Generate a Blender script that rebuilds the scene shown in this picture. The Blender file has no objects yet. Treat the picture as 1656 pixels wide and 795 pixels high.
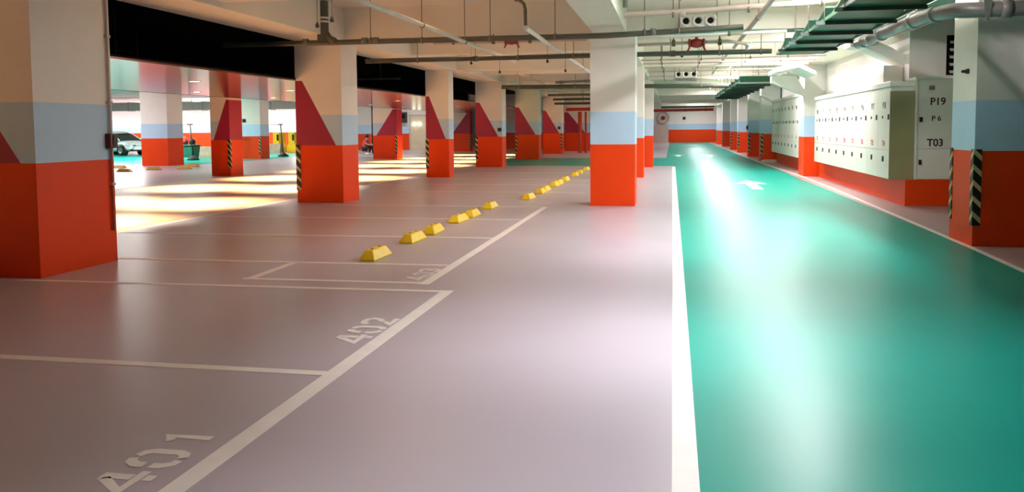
import bpy, math, random
from mathutils import Vector, Matrix
random.seed(7)
C = bpy.context.scene
COL = C.collection

# ------------------------------------------------------------------ camera, world, exposure
EYE = 1.5
cam_d = bpy.data.cameras.new('camera')
cam = bpy.data.objects.new('camera', cam_d); COL.objects.link(cam)
cam_d.sensor_fit = 'HORIZONTAL'; cam_d.sensor_width = 36.0
FPX, YP = 1399.73, 303.47
cam_d.lens = 36.0 * FPX / 1656.0
cam_d.shift_x = 0.0
cam_d.shift_y = -(397.5 - YP) / 1656.0
cam_d.clip_start = 0.05; cam_d.clip_end = 300
yaw, pit, rol = 0.183552927, 0.0686389702, -0.00739723113
fwd = Vector((-math.sin(yaw) * math.cos(pit), math.cos(yaw) * math.cos(pit), -math.sin(pit)))
rgt = Vector((math.cos(yaw), math.sin(yaw), 0)); upv = rgt.cross(fwd)
r2 = math.cos(rol) * rgt + math.sin(rol) * upv
u2 = -math.sin(rol) * rgt + math.cos(rol) * upv
cam.matrix_world = Matrix(((r2.x, u2.x, -fwd.x, 0), (r2.y, u2.y, -fwd.y, 0), (r2.z, u2.z, -fwd.z, EYE), (0, 0, 0, 1)))
C.camera = cam

C.view_settings.view_transform = 'Standard'
C.view_settings.look = 'None'
C.view_settings.exposure = 0.3
C.view_settings.gamma = 1.0
C.view_settings.use_curve_mapping = False
w = bpy.data.worlds.new('world'); C.world = w; w.use_nodes = True
w.node_tree.nodes['Background'].inputs[0].default_value = (1.0, 0.95, 0.9, 1)
w.node_tree.nodes['Background'].inputs[1].default_value = 0.02
C.cycles.use_denoising = True
C.cycles.max_bounces = 8
C.cycles.diffuse_bounces = 5
C.cycles.sample_clamp_indirect = 6.0
C.cycles.caustics_reflective = False
C.cycles.caustics_refractive = False

LANE_W = 150.0        # watts per fluorescent batten over the green lane
BAY_FILL_W = 58.0          # added warm battens over the bays, hidden to tint the ceiling
CROSS_W = 420.0       # added battens far left, to whiten that area
SPOT = 1900.0         # downlights in the driveway soffit


# ------------------------------------------------------------------ materials
def lin(c):
    c = c / 255.0
    return c / 12.92 if c <= 0.04045 else ((c + 0.055) / 1.055) ** 2.4

def rgb(r, g, b):
    return (lin(r), lin(g), lin(b), 1.0)

MATS = {}
def mat(name, col, rough=0.6, metal=0.0, mott=0.06, scale=3.0, bump=0.0, spec=0.5, rvar=0.0, stretch=(1, 1, 1), coat=0.0):
    m = bpy.data.materials.new(name); m.use_nodes = True
    nt = m.node_tree; b = nt.nodes['Principled BSDF']
    b.inputs['Metallic'].default_value = metal
    b.inputs['Roughness'].default_value = rough
    b.inputs['Specular IOR Level'].default_value = spec
    if coat:
        b.inputs['Coat Weight'].default_value = coat
        b.inputs['Coat Roughness'].default_value = 0.15
    tc = nt.nodes.new('ShaderNodeTexCoord'); mp = nt.nodes.new('ShaderNodeMapping')
    mp.inputs['Scale'].default_value = stretch
    nt.links.new(tc.outputs['Object'], mp.inputs['Vector'])
    n = nt.nodes.new('ShaderNodeTexNoise'); n.inputs['Scale'].default_value = scale; n.inputs['Detail'].default_value = 2
    nt.links.new(mp.outputs['Vector'], n.inputs['Vector'])
    r = nt.nodes.new('ShaderNodeValToRGB')
    r.color_ramp.elements[0].position = 0.3; r.color_ramp.elements[1].position = 0.7
    r.color_ramp.elements[0].color = tuple(c * (1 - mott) for c in col[:3]) + (1,)
    r.color_ramp.elements[1].color = tuple(min(1, c * (1 + mott)) for c in col[:3]) + (1,)
    nt.links.new(n.outputs['Fac'], r.inputs['Fac'])
    nt.links.new(r.outputs['Color'], b.inputs['Base Color'])
    if rvar:
        mr = nt.nodes.new('ShaderNodeMapRange')
        mr.inputs['To Min'].default_value = rough - rvar; mr.inputs['To Max'].default_value = rough + rvar
        n2 = nt.nodes.new('ShaderNodeTexNoise'); n2.inputs['Scale'].default_value = scale * 2.3; n2.inputs['Detail'].default_value = 4
        nt.links.new(mp.outputs['Vector'], n2.inputs['Vector'])
        nt.links.new(n2.outputs['Fac'], mr.inputs['Value']); nt.links.new(mr.outputs['Result'], b.inputs['Roughness'])
    if bump:
        bp = nt.nodes.new('ShaderNodeBump'); bp.inputs['Strength'].default_value = bump; bp.inputs['Distance'].default_value = 0.01
        n3 = nt.nodes.new('ShaderNodeTexNoise'); n3.inputs['Scale'].default_value = 7.0; n3.inputs['Detail'].default_value = 3
        nt.links.new(tc.outputs['Object'], n3.inputs['Vector'])
        nt.links.new(n3.outputs['Fac'], bp.inputs['Height']); nt.links.new(bp.outputs['Normal'], b.inputs['Normal'])
    MATS[name] = m
    return m

def emit(name, col, strength):
    m = bpy.data.materials.new(name); m.use_nodes = True
    b = m.node_tree.nodes['Principled BSDF']
    b.inputs['Base Color'].default_value = col
    b.inputs['Emission Color'].default_value = col
    b.inputs['Emission Strength'].default_value = strength
    m.cycles.emission_sampling = 'NONE'
    MATS[name] = m
    return m

def stripes(name):
    m = bpy.data.materials.new(name); m.use_nodes = True
    nt = m.node_tree; b = nt.nodes['Principled BSDF']; b.inputs['Roughness'].default_value = 0.5
    tc = nt.nodes.new('ShaderNodeTexCoord'); sp = nt.nodes.new('ShaderNodeSeparateXYZ')
    nt.links.new(tc.outputs['Object'], sp.inputs[0])
    def M(op, a, bb):
        k = nt.nodes.new('ShaderNodeMath'); k.operation = op
        for i, v in enumerate((a, bb)):
            if isinstance(v, (int, float)): k.inputs[i].default_value = v
            else: nt.links.new(v, k.inputs[i])
        return k.outputs[0]
    s = M('ADD', sp.outputs[0], sp.outputs[1])
    t = M('ADD', M('MULTIPLY', sp.outputs[2], 5.2), M('MULTIPLY', s, 5.2))
    f = M('FRACT', t, 0.0)
    g = M('GREATER_THAN', f, 0.64)
    mx = nt.nodes.new('ShaderNodeMix'); mx.data_type = 'RGBA'
    mx.inputs['A'].default_value = rgb(24, 20, 20); mx.inputs['B'].default_value = rgb(200, 172, 120)
    nt.links.new(g, mx.inputs['Factor']); nt.links.new(mx.outputs['Result'], b.inputs['Base Color'])
    MATS[name] = m
    return m

ORANGE = mat('orange_paint', rgb(228, 64, 2), 0.5, mott=0.03, scale=2, spec=0.25)
BLUE = mat('pale_blue_paint', rgb(180, 210, 236), 0.55, mott=0.03, scale=2)
WHITE = mat('white_paint', rgb(232, 226, 220), 0.6, mott=0.02, scale=2)
PURPLE = mat('crimson_paint', rgb(150, 22, 62), 0.5, mott=0.04, scale=2)
CEIL = mat('cream_ceiling_paint', rgb(226, 218, 205), 0.8, mott=0.03, scale=1.2)
BLACK = mat('matt_black_paint', rgb(16, 15, 16), 0.95, mott=0.2, spec=0.1)
GLOOM = mat('bounce_cut_grey', rgb(74, 70, 66), 0.8)  # unseen walls kept dark to cut bounced light
TAUPE = mat('taupe_wall_paint', rgb(188, 174, 162), 0.7, mott=0.04)
FGREY = mat('grey_epoxy_floor', rgb(178, 170, 180), 0.30, mott=0.04, scale=0.7, spec=0.3)
FGREEN = mat('green_epoxy_floor', rgb(0, 146, 130), 0.33, mott=0.05, scale=0.9, spec=0.09)
FDRIVE = mat('tan_epoxy_floor', rgb(208, 166, 128), 0.4, mott=0.05, scale=0.8)
FSIDE = mat('mauve_epoxy_floor', rgb(168, 140, 138), 0.4, mott=0.06, scale=0.8)
LINE = mat('white_road_paint', rgb(236, 230, 226), 0.4, mott=0.04, scale=6)
YELLOW = mat('yellow_plastic', rgb(240, 205, 20), 0.4, mott=0.06, scale=9)
YELLOWD = mat('worn_yellow_plastic', rgb(196, 150, 60), 0.6, mott=0.15, scale=9)
RUBBER = mat('black_rubber', rgb(26, 25, 25), 0.8)
STRIPE = stripes('hazard_stripes')
PIPEG = mat('grey_pipe_paint', rgb(112, 112, 104), 0.5, mott=0.08)
PIPED = mat('dark_pipe_paint', rgb(78, 78, 66), 0.5, mott=0.1)
PIPEW = mat('white_pipe_paint', rgb(222, 214, 204), 0.5, mott=0.05)
PIPEP = mat('pinkish_pipe_paint', rgb(190, 170, 160), 0.5, mott=0.06)
PVC = mat('grey_plastic_pipe', rgb(128, 122, 122), 0.35, mott=0.1, scale=6)
REDM = mat('red_valve_paint', rgb(140, 34, 24), 0.4, mott=0.1)
REDP = mat('red_pipe_paint', rgb(190, 50, 26), 0.45, mott=0.1)
BRASS = mat('dull_brass', rgb(120, 110, 70), 0.4, metal=0.7)
STEEL = mat('galvanised_steel', rgb(176, 176, 172), 0.35, metal=0.8, mott=0.1, scale=8)
ROD = mat('hanger_rod_steel', rgb(120, 108, 98), 0.5, metal=0.3)
TGREEN = mat('green_tray_paint', rgb(50, 88, 62), 0.35, mott=0.15, scale=2.5)
DGREEN = mat('dark_green_steel', rgb(24, 38, 28), 0.5)
LOCK = mat('ivory_locker_enamel', rgb(236, 232, 222), 0.35, mott=0.02)
OLIVE = mat('olive_end_panel', rgb(150, 142, 104), 0.45, mott=0.05)
INK = mat('dark_maroon_lettering', rgb(64, 18, 22), 0.6)
INKB = mat('black_lettering', rgb(40, 38, 36), 0.6)
INKR = mat('red_lettering', rgb(190, 96, 88), 0.6)
DARKP = mat('dark_fitting_plastic', rgb(38, 30, 30), 0.5)
ALARM = mat('dark_red_box', rgb(86, 22, 20), 0.4)
CONC = mat('bare_concrete', rgb(150, 138, 118), 0.9, mott=0.15, scale=4, bump=0.2)
SOFF = mat('pink_gloss_ceiling_panel', rgb(106, 60, 40), 0.14, metal=0.8, mott=0.06, scale=0.6, stretch=(0.3, 4, 1))
CARW = mat('white_car_paint', rgb(236, 236, 238), 0.2, mott=0.01, coat=0.5)
GLASSD = mat('dark_car_glass', rgb(22, 26, 30), 0.08, spec=0.8)
CHROME = mat('chrome', rgb(200, 200, 205), 0.15, metal=1.0)
LAMPG = mat('headlamp_lens', rgb(205, 210, 215), 0.1, spec=0.8)
CARTG = mat('green_cart_plastic', rgb(20, 92, 74), 0.5, mott=0.15, scale=6)
SKIN = mat('skin', rgb(206, 150, 122), 0.5)
HAIR = mat('black_hair', rgb(20, 16, 15), 0.6)
SHIRT = mat('pink_red_shirt', rgb(206, 78, 80), 0.8)
VEST = mat('white_bag_cloth', rgb(226, 218, 212), 0.8)
TROUS = mat('dark_trousers', rgb(38, 30, 34), 0.8)
DOORP = mat('beige_door_paint', rgb(214, 196, 166), 0.5)
TUBE_L = emit('lane_tube_glow', (1.0, 0.98, 0.95, 1), 12.0)
TUBE_B = emit('bay_fill_glow', (1.0, 0.74, 0.46, 1), 6.0)
TUBE_C = emit('cross_tube_glow', (1.0, 0.98, 0.96, 1), 14.0)
DISC = emit('downlight_glow', (1.0, 0.86, 0.66, 1), 8.0)
EMG = emit('emergency_lamp_glow', (0.92, 1.0, 0.82, 1), 4.0)


# ------------------------------------------------------------------ mesh helpers
class MB:
    def __init__(s): s.v = []; s.f = []; s.m = []; s.sm = []
    def add(s, vs, fs, mi=0, smooth=False):
        o = len(s.v); s.v += [tuple(x) for x in vs]
        for f in fs: s.f.append(tuple(i + o for i in f)); s.m.append(mi); s.sm.append(smooth)
        return s
    def box(s, x0, x1, y0, y1, z0, z1, mi=0):
        vs = [(x0, y0, z0), (x1, y0, z0), (x1, y1, z0), (x0, y1, z0), (x0, y0, z1), (x1, y0, z1), (x1, y1, z1), (x0, y1, z1)]
        return s.add(vs, [(0, 3, 2, 1), (4, 5, 6, 7), (0, 1, 5, 4), (1, 2, 6, 5), (2, 3, 7, 6), (3, 0, 4, 7)], mi)
    def prism(s, poly, axis, a, b, mi=0):          # polygon extruded along an axis; poly in the other two axes in order
        n = len(poly)
        def P(p, t):
            if axis == 'x': return (t, p[0], p[1])
            if axis == 'y': return (p[0], t, p[1])
            return (p[0], p[1], t)
        vs = [P(p, a) for p in poly] + [P(p, b) for p in poly]
        fs = [tuple(range(n))[::-1], tuple(range(n, 2 * n))] + [(i, (i + 1) % n, n + (i + 1) % n, n + i) for i in range(n)]
        return s.add(vs, fs, mi)
    def cyl(s, p, q, r, n=14, mi=0, r1=None, cap=True):
        p, q = Vector(p), Vector(q); d = (q - p).normalized()
        a = d.orthogonal().normalized(); b = d.cross(a); r1 = r if r1 is None else r1
        vs = [p + a * r * math.cos(2 * math.pi * i / n) + b * r * math.sin(2 * math.pi * i / n) for i in range(n)]
        vs += [q + a * r1 * math.cos(2 * math.pi * i / n) + b * r1 * math.sin(2 * math.pi * i / n) for i in range(n)]
        s.add(vs, [(i, (i + 1) % n, n + (i + 1) % n, n + i) for i in range(n)], mi, True)
        if cap: 
            o = len(s.v) - 2 * n
            s.f.append(tuple(o + i for i in range(n))[::-1]); s.m.append(mi); s.sm.append(False)
            s.f.append(tuple(o + n + i for i in range(n))); s.m.append(mi); s.sm.append(False)
        return s
    def tube(s, path, r, n=12, mi=0):
        pts = [Vector(p) for p in path]; rings = []; a = None
        for i, p in enumerate(pts):
            d = (pts[min(i + 1, len(pts) - 1)] - pts[max(i - 1, 0)]).normalized()
            if a is None: a = d.orthogonal().normalized()
            else:
                a = (a - d * a.dot(d)); a = a.normalized() if a.length > 1e-6 else d.orthogonal().normalized()
            b = d.cross(a)
            rings.append([p + a * r * math.cos(2 * math.pi * k / n) + b * r * math.sin(2 * math.pi * k / n) for k in range(n)])
        vs = [x for R_ in rings for x in R_]
        fs = [(i * n + k, i * n + (k + 1) % n, (i + 1) * n + (k + 1) % n, (i + 1) * n + k) for i in range(len(pts) - 1) for k in range(n)]
        s.add(vs, fs, mi, True)
        L = len(pts) - 1
        s.add(rings[0], [tuple(range(n))[::-1]], mi); s.add(rings[L], [tuple(range(n))], mi)
        return s
    def lathe(s, c, prof, n=24, mi=0, axis='z'):    # prof: (radius, height)
        c = Vector(c); vs = []
        for r, h in prof:
            for k in range(n):
                t = 2 * math.pi * k / n
                q = Vector((r * math.cos(t), r * math.sin(t), h))
                if axis == 'y': q = Vector((q.x, q.z, -q.y))
                if axis == 'x': q = Vector((q.z, q.x, q.y))
                vs.append(c + q)
        fs = [(i * n + k, i * n + (k + 1) % n, (i + 1) * n + (k + 1) % n, (i + 1) * n + k) for i in range(len(prof) - 1) for k in range(n)]
        s.add(vs, fs, mi, True)
        return s
    def build(s, name, mats, parent=None, org=(0, 0, 0), bevel=0.0):
        if not isinstance(mats, (list, tuple)): mats = [mats]
        me = bpy.data.meshes.new(name)
        me.from_pydata([(x - org[0], y - org[1], z - org[2]) for x, y, z in s.v], [], s.f)
        for m in mats: me.materials.append(m)
        for p, mi, sm in zip(me.polygons, s.m, s.sm): p.material_index = mi; p.use_smooth = sm
        me.update()
        o = bpy.data.objects.new(name, me); COL.objects.link(o)
        if bevel:
            md = o.modifiers.new('bevel', 'BEVEL'); md.width = bevel; md.segments = 2; md.limit_method = 'ANGLE'
        if parent is not None: o.parent = parent
        else: o.location = org
        return o

def tag(o, label, cat, group=None):
    o['label'] = label; o['category'] = cat
    if group: o['group'] = group
    return o

def thing(name, loc, label, cat, group=None, rz=0.0):
    o = bpy.data.objects.new(name, None); COL.objects.link(o); o.empty_display_size = 0.2
    o.location = loc; o.rotation_euler = (0, 0, rz)
    return tag(o, label, cat, group)

def struct(o):
    o['kind'] = 'structure'; return o

def copy_tree(o, parent=None):
    c = o.copy(); COL.objects.link(c)
    if parent is not None: c.parent = parent
    for ch in list(o.children): copy_tree(ch, c)
    return c

def text_mesh(body, size, thick, name, m, parent, loc, rot, sx=1.0):
    cu = bpy.data.curves.new(name, 'FONT'); cu.body = body; cu.size = size; cu.extrude = thick
    cu.align_x = 'CENTER'; cu.align_y = 'CENTER'; cu.offset = size * 0.02
    t = bpy.data.objects.new('text_source', cu); COL.objects.link(t)
    dg = bpy.context.evaluated_depsgraph_get(); dg.update()
    me = bpy.data.meshes.new_from_object(t.evaluated_get(dg))
    bpy.data.objects.remove(t); bpy.data.curves.remove(cu)
    me.name = name; me.materials.clear(); me.materials.append(m)
    o = bpy.data.objects.new(name, me); COL.objects.link(o)
    o.parent = parent; o.location = loc; o.rotation_euler = rot; o.scale = (sx, 1, 1)
    return o


# ------------------------------------------------------------------ floor
fb = MB()
def fq(x0, x1, y0, y1, mi): fb.box(x0, x1, y0, y1, -0.12, 0.0, mi)
fq(-8.1, 0.05, -4, 34, 0)
fq(0.05, 3.6, -4, 34, 1)
fq(-8.1, 3.6, 34, 43, 1)
fq(-0.3, 3.6, 43, 87, 1)
fq(-8.1, -0.3, 43, 87, 0)
fq(3.6, 7.0, -4, 87, 3)
fq(-14.2, -8.1, -4, 87, 2)
fq(-60, -14.2, -4, 35, 0)
fq(-60, -20.5, 35, 51, 1)
fq(-20.5, -14.2, 35, 51, 0)
fq(-60, -14.2, 51, 87, 0)
struct(fb.build('floor', [FGREY, FGREEN, FDRIVE, FSIDE]))

# ------------------------------------------------------------------ ceiling, beams
ZS, ZB = 3.95, 3.3
cb = MB()
cb.box(-7.55, 7.0, -4, 87, ZS, ZS + 0.2, 0)
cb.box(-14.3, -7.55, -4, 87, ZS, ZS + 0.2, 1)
cb.box(-60, -14.3, -4, 87, ZS, ZS + 0.2, 0)
struct(cb.build('ceiling', [CEIL, BLACK]))
nb = [0]
def beam(x0, x1, y0, y1, z0=ZB, m=CEIL):
    nb[0] += 1
    return struct(MB().box(x0, x1, y0, y1, z0, ZS).build('trim_%d' % nb[0], m))
beam(-7.55, -6.55, -4, 62)
beam(-1.5, -0.87, -4, 62)
beam(3.75, 4.5, -4, 87)
beam(-15.0, -14.3, -4, 60)
beam(-22.5, -21.3, -4, 60)
CROSS = [(7.8, 8.6), (16.8, 17.5), (26.1, 26.8), (33.1, 33.8), (41.0, 41.7), (50.0, 50.7)]
for a, b in CROSS:
    beam(-6.55, -1.5, a, b); beam(-0.87, 3.75, a, b)
    beam(-21.3, -15.0, a + 0.2, b + 0.2)
for a in (58.0, 67.0, 76.0): beam(-0.87, 3.75, a, a + 0.7)
for a in (3.2, 11.6, 21.4, 29.8, 37.2, 45.6):
    beam(-6.55, -1.5, a, a + 0.35, 3.38); beam(-0.87, 3.75, a, a + 0.35, 3.5)

# ------------------------------------------------------------------ walls
def banded_wall(name, x0, x1, y0, y1, face, top=ZS, ztop_o=1.18, zb=1.8):
    b = MB()
    b.box(x0, x1, y0, y1, 0, ztop_o, 0); b.box(x0, x1, y0, y1, ztop_o, zb, 1); b.box(x0, x1, y0, y1, zb, top, 2)
    return struct(b.build(name, [ORANGE, BLUE, WHITE]))
banded_wall('wall_back', -2.2, 5.4, 86.0, 86.3, 'y', ztop_o=1.25)
banded_wall('wall_divider', -2.2, -1.9, 62.3, 86.0, 'x')
banded_wall('wall_middle', -14.2, -1.9, 62.0, 62.3, 'y')
banded_wall('wall_far', -24.0, -14.2, 60.0, 60.3, 'y')
banded_wall('wall_left', -60, -24.0, 72.0, 72.3, 'y', ztop_o=1.3)
struct(MB().box(-60.3, -60, -4, 72.3, 0, ZS).build('wall_side', WHITE))
struct(MB().box(-60, 7, -4.3, -4, 0, ZS).build('wall_front', GLOOM))
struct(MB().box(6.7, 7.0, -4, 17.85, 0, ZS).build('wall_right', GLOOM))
# solid block behind the lockers: plinth in orange, upper wall in white / taupe
pb = MB()
pb.box(4.27, 6.7, 17.17, 27.0, 0, 0.49, 0)
struct(pb.build('baseboard_right', ORANGE))
struct(MB().box(4.27, 6.7, 28.2, 37.5, 0, 0.47).build('baseboard_far', ORANGE))
struct(MB().box(4.46, 6.7, 17.85, 27.0, 0.49, ZS).build('wall_alcove', WHITE))
struct(MB().box(4.46, 6.7, 28.2, 37.5, 0.47, ZS).build('wall_recess', WHITE))
banded_wall('wall_lane', 4.55, 4.85, 37.5, 86.0, 'x', ztop_o=1.2)
# driveway soffit (gloss panels) and black void behind it
sf = MB()
y = -4.0
while y < 58:
    sf.box(-13.25, -7.6, y, min(y + 0.595, 58), 2.5, 2.53, 0); y += 0.6
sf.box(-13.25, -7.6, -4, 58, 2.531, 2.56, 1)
struct(sf.build('trim_soffit', [SOFF, BLACK]))
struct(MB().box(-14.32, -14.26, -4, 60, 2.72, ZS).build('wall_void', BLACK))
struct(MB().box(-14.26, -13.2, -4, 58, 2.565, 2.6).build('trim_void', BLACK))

# ------------------------------------------------------------------ pillars
def pillar(x0, x1, y0, y1, label, top=ZB, tri=None, guards=(), side_tri=True, zo=1.18, zb=1.8, group='painted concrete pillars'):
    """tri: 'L' crimson wedge growing towards -x, 'R' towards +x, None"""
    cx, cy = (x0 + x1) / 2, (y0 + y1) / 2; W = x1 - x0
    b = MB()
    us, ue, zt = 0.15 * W, 0.86 * W, 2.5
    def U(z): return ue + (us - ue) * (z - zo) / (zt - zo)
    def face(pts, mi, yy, mirror, back):
        P = [((x0 + u) if not mirror else (x1 - u), yy, z) for u, z in pts]
        flip = mirror != back
        b.add(P, [tuple(range(len(P)))[::-1] if flip else tuple(range(len(P)))], mi)
    for yy, back in ((y0, False), (y1, True)):
        mir = tri == 'R'
        face([(0, 0), (W, 0), (W, zo), (0, zo)], 0, yy, mir, back)
        if tri:
            face([(0, zo), (ue, zo), (U(zb), zb), (us, zt), (0, zt)], 3, yy, mir, back)
            face([(ue, zo), (W, zo), (W, zb), (U(zb), zb)], 1, yy, mir, back)
            face([(U(zb), zb), (W, zb), (W, top), (0, top), (0, zt), (us, zt)], 2, yy, mir, back)
        else:
            face([(0, zo), (W, zo), (W, zb), (0, zb)], 1, yy, mir, back)
            face([(0, zb), (W, zb), (W, top), (0, top)], 2, yy, mir, back)
    for xx, s in ((x0, 'L'), (x1, 'R')):
        zs = [(0, zo, 0), (zo, zt, 3), (zt, top, 2)] if tri == s else [(0, zo, 0), (zo, zb, 1), (zb, top, 2)]
        for za, zc, mi in zs:
            P = [(xx, y0, za), (xx, y1, za), (xx, y1, zc), (xx, y0, zc)]
            b.add(P, [(0, 1, 2, 3) if s == 'R' else (3, 2, 1, 0)], mi)
    b.add([(x0, y0, top), (x1, y0, top), (x1, y1, top), (x0, y1, top)], [(0, 1, 2, 3)], 2)
    b.add([(x0, y0, 0), (x1, y0, 0), (x1, y1, 0), (x0, y1, 0)], [(3, 2, 1, 0)], 0)
    o = b.build('pillar', [ORANGE, BLUE, WHITE, PURPLE], None, (cx, cy, 0))
    tag(o, label, 'pillar', group)
    for g in guards:                                 # 'fl','fr','bl','br' corner edge guards
        gx = x0 if 'l' in g else x1; gy = y0 if 'f' in g else y1
        sx = -1 if 'l' in g else 1; sy = -1 if 'f' in g else 1
        m = MB(); t, wd = 0.012, 0.085
        xs = sorted((gx + sx * t, gx - sx * wd)); ys = sorted((gy + sy * t, gy))
        m.box(xs[0], xs[1], ys[0], ys[1], 0.26, 1.2)
        xs = sorted((gx + sx * t, gx)); ys = sorted((gy, gy - sy * wd))
        m.box(xs[0], xs[1], ys[0], ys[1], 0.26, 1.2)
        k = m.build('corner_guard', STRIPE, o, (cx, cy, 0)); k['label'] = 'black and yellow striped corner guard'
    return o

P1 = pillar(-7.6, -6.35, 7.75, 9.0, 'large orange based pillar at the left edge of the photo carrying the alarm box', tri='L')
pillar(-7.62, -6.62, 16.75, 17.65, 'orange, blue and crimson pillar standing alone beside the wheel stops, second from the left edge', tri='L', guards=('fl',))
pillar(-7.53, -6.8, 26.0, 26.6, 'narrow crimson wedge pillar behind the big left pillar, next one up the row', tri='L', guards=('fl',))
pillar(-7.55, -6.5, 33.0, 33.8, 'crimson wedge pillar fourth in the row beside the driveway', tri='L', guards=('fl',))
pillar(-7.45, -6.3, 41.1, 41.9, 'crimson wedge pillar fifth in the driveway row, at the green cross lane', tri='L', guards=('fl',))
pillar(-7.4, -6.28, 49.8, 50.6, 'crimson wedge pillar sixth in the driveway row with a dark guard on its right edge', tri='L', guards=('fr',))
pillar(-6.9, -5.35, 56.0, 56.8, 'wide far pillar behind the red sprinkler pipes', tri='L', top=ZS)
pillar(-1.55, -0.7, 16.6, 17.45, 'orange, pale blue and white pillar standing free in the middle by the green lane')
pillar(-1.45, -0.85, 26.1, 26.8, 'narrow slice of pillar directly behind the middle free standing pillar', top=ZB)
pillar(-1.5, -0.72, 33.0, 33.8, 'third pillar of the middle row, right of the two in front of it', top=ZB)
r1 = pillar(3.65, 4.75, 11.5, 12.4, 'dark shaded orange and blue pillar at the right edge of the photo', guards=('fl', 'bl'), top=ZB)
pillar(3.86, 4.6, 27.05, 28.15, 'pillar between the two wall locker banks', top=ZB)
RIGHT = [(38.4, 'first pillar beyond the far locker bank, on the right of the lane'),
         (44.6, 'second pillar beyond the far locker bank, on the right of the lane'),
         (51.7, 'third pillar beyond the far locker bank, on the right of the lane'),
         (58.0, 'fourth pillar beyond the far locker bank, on the right of the lane'),
         (67.5, 'fifth pillar beyond the far locker bank, on the right of the lane'),
         (76.7, 'last pillar on the right before the end wall of the lane')]
for yy, lb in RIGHT: pillar(3.72, 4.5, yy, yy + 0.8, lb, top=ZB, guards=('fl',))
pillar(-15.0, -14.32, 26.35, 27.2, 'crimson and orange pillar with a mirrored wedge across the bright driveway', tri='R', guards=('fr',))
pillar(-14.85, -13.6, 41.7, 42.6, 'wide pillar with a mirrored crimson wedge beside the crouching person', tri='R', guards=('fr',), top=2.5)
pillar(-14.6, -13.2, 56.0, 56.8, 'far pillar with a mirrored crimson wedge at the end of the driveway', tri='R', guards=('fr',), top=2.5)
pillar(-22.5, -21.25, 33.8, 35.0, 'white and orange pillar in front of the parked white car')
pillar(-22.6, -21.2, 42.2, 43.2, 'white and orange pillar right of the crimson one across the driveway', guards=('fr',))

# fittings on pillars
def small_fitting(name, x, y, z, label, cat, nrm='-y', s=0.06):
    m = MB()
    if nrm == '-y':
        m.box(x - s, x + s, y - 0.03, y, z - s, z + s); m.lathe((x, y - 0.03, z), [(s * .7, 0), (s * .6, -.05), (0.001, -.06)], 14, 0, 'y')
    else:
        m.box(x - 0.03, x, y - s, y + s, z - s, z + s); m.lathe((x - .03, y, z), [(s * .7, 0), (s * .6, -.05), (0.001, -.06)], 14, 0, 'x')
    return tag(m.build(name, DARKP, None, (x, y, z)), label, cat)
small_fitting('wall_sensor', 3.65, 11.8, 2.17, 'small dark sensor on the left side of the shaded right pillar', 'sensor', '-x', 0.03)
small_fitting('wall_sensor', -22.1, 42.2, 2.0, 'small dark sensor on the white pillar right of the crimson one', 'sensor', '-y', 0.09)
small_fitting('wall_sensor', 1.1, 86.0, 2.35, 'dark sensor in the middle of the white end wall', 'sensor', '-y', 0.14)
small_fitting('wall_sensor', 3.72, 45.0, 1.45, 'dark round sensor on the second pillar past the far lockers', 'sensor', '-x', 0.14)
small_fitting('wall_sensor', -6.6, 33.0, 1.45, 'dark sensor on the fourth driveway pillar', 'sensor', '-y', 0.07)
small_fitting('wall_sensor', -6.45, 49.8, 1.5, 'dark sensor on the sixth driveway pillar', 'sensor', '-y', 0.08)

t = thing('alarm_box', (-6.35, 8.93, 1.39), 'dark red alarm box on the side of the large left pillar', 'alarm box')
MB().box(0, 0.07, -0.075, 0.06, -0.085, 0.085).build('housing', ALARM, t, bevel=0.008)
MB().box(0.07, 0.078, -0.03, 0.035, -0.055, 0.06).build('cover_plate', DARKP, t)
t = thing('conduit', (-6.35, 8.93, 0.36), 'thin upright conduit on the left pillar above and below the alarm box', 'conduit')
MB().tube([(0.022, 0.0, 0.0), (0.022, 0.0, 0.944)], 0.014).build('lower_pipe', mat('red_brown_conduit', rgb(176, 92, 70), 0.5), t)
MB().tube([(0.022, 0, 1.116), (0.022, 0, 2.93)], 0.014).build('upper_pipe', PIPEP, t)
for z in (0.52, 1.45, 2.2): MB().box(0, 0.045, -0.03, 0.03, z, z + 0.03).build('pipe_clip', PIPEP, t)

# ------------------------------------------------------------------ painted floor markings (2 mm of paint)
def strip(pts, wd, label, cat='floor line', group='white painted floor lines', name='painted_line'):
    pts = [Vector((p[0], p[1], 0)) for p in pts]; L, R_ = [], []
    for i, p in enumerate(pts):
        d = (pts[min(i + 1, len(pts) - 1)] - pts[max(i - 1, 0)]).normalized(); nn = Vector((-d.y, d.x, 0)) * wd / 2
        L.append(p + nn); R_.append(p - nn)
    b = MB(); n = len(pts); h = 0.002
    vs = [(q.x, q.y, 0) for q in R_] + [(q.x, q.y, 0) for q in L] + [(q.x, q.y, h) for q in R_] + [(q.x, q.y, h) for q in L]
    fs = []
    for i in range(n - 1):
        fs += [(2 * n + i, 2 * n + i + 1, 3 * n + i + 1, 3 * n + i), (i, i + 1, 2 * n + i + 1, 2 * n + i), (n + i + 1, n + i, 3 * n + i, 3 * n + i + 1), (n + i, n + i + 1, i + 1, i)]
    fs += [(0, 2 * n, 3 * n, n), (n - 1, 2 * n - 1, 4 * n - 1, 3 * n - 1)]
    b.add(vs, fs)
    c = sum(pts, Vector()) / n
    return tag(b.build(name, LINE, None, (c.x, c.y, 0)), label, cat, group)

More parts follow.
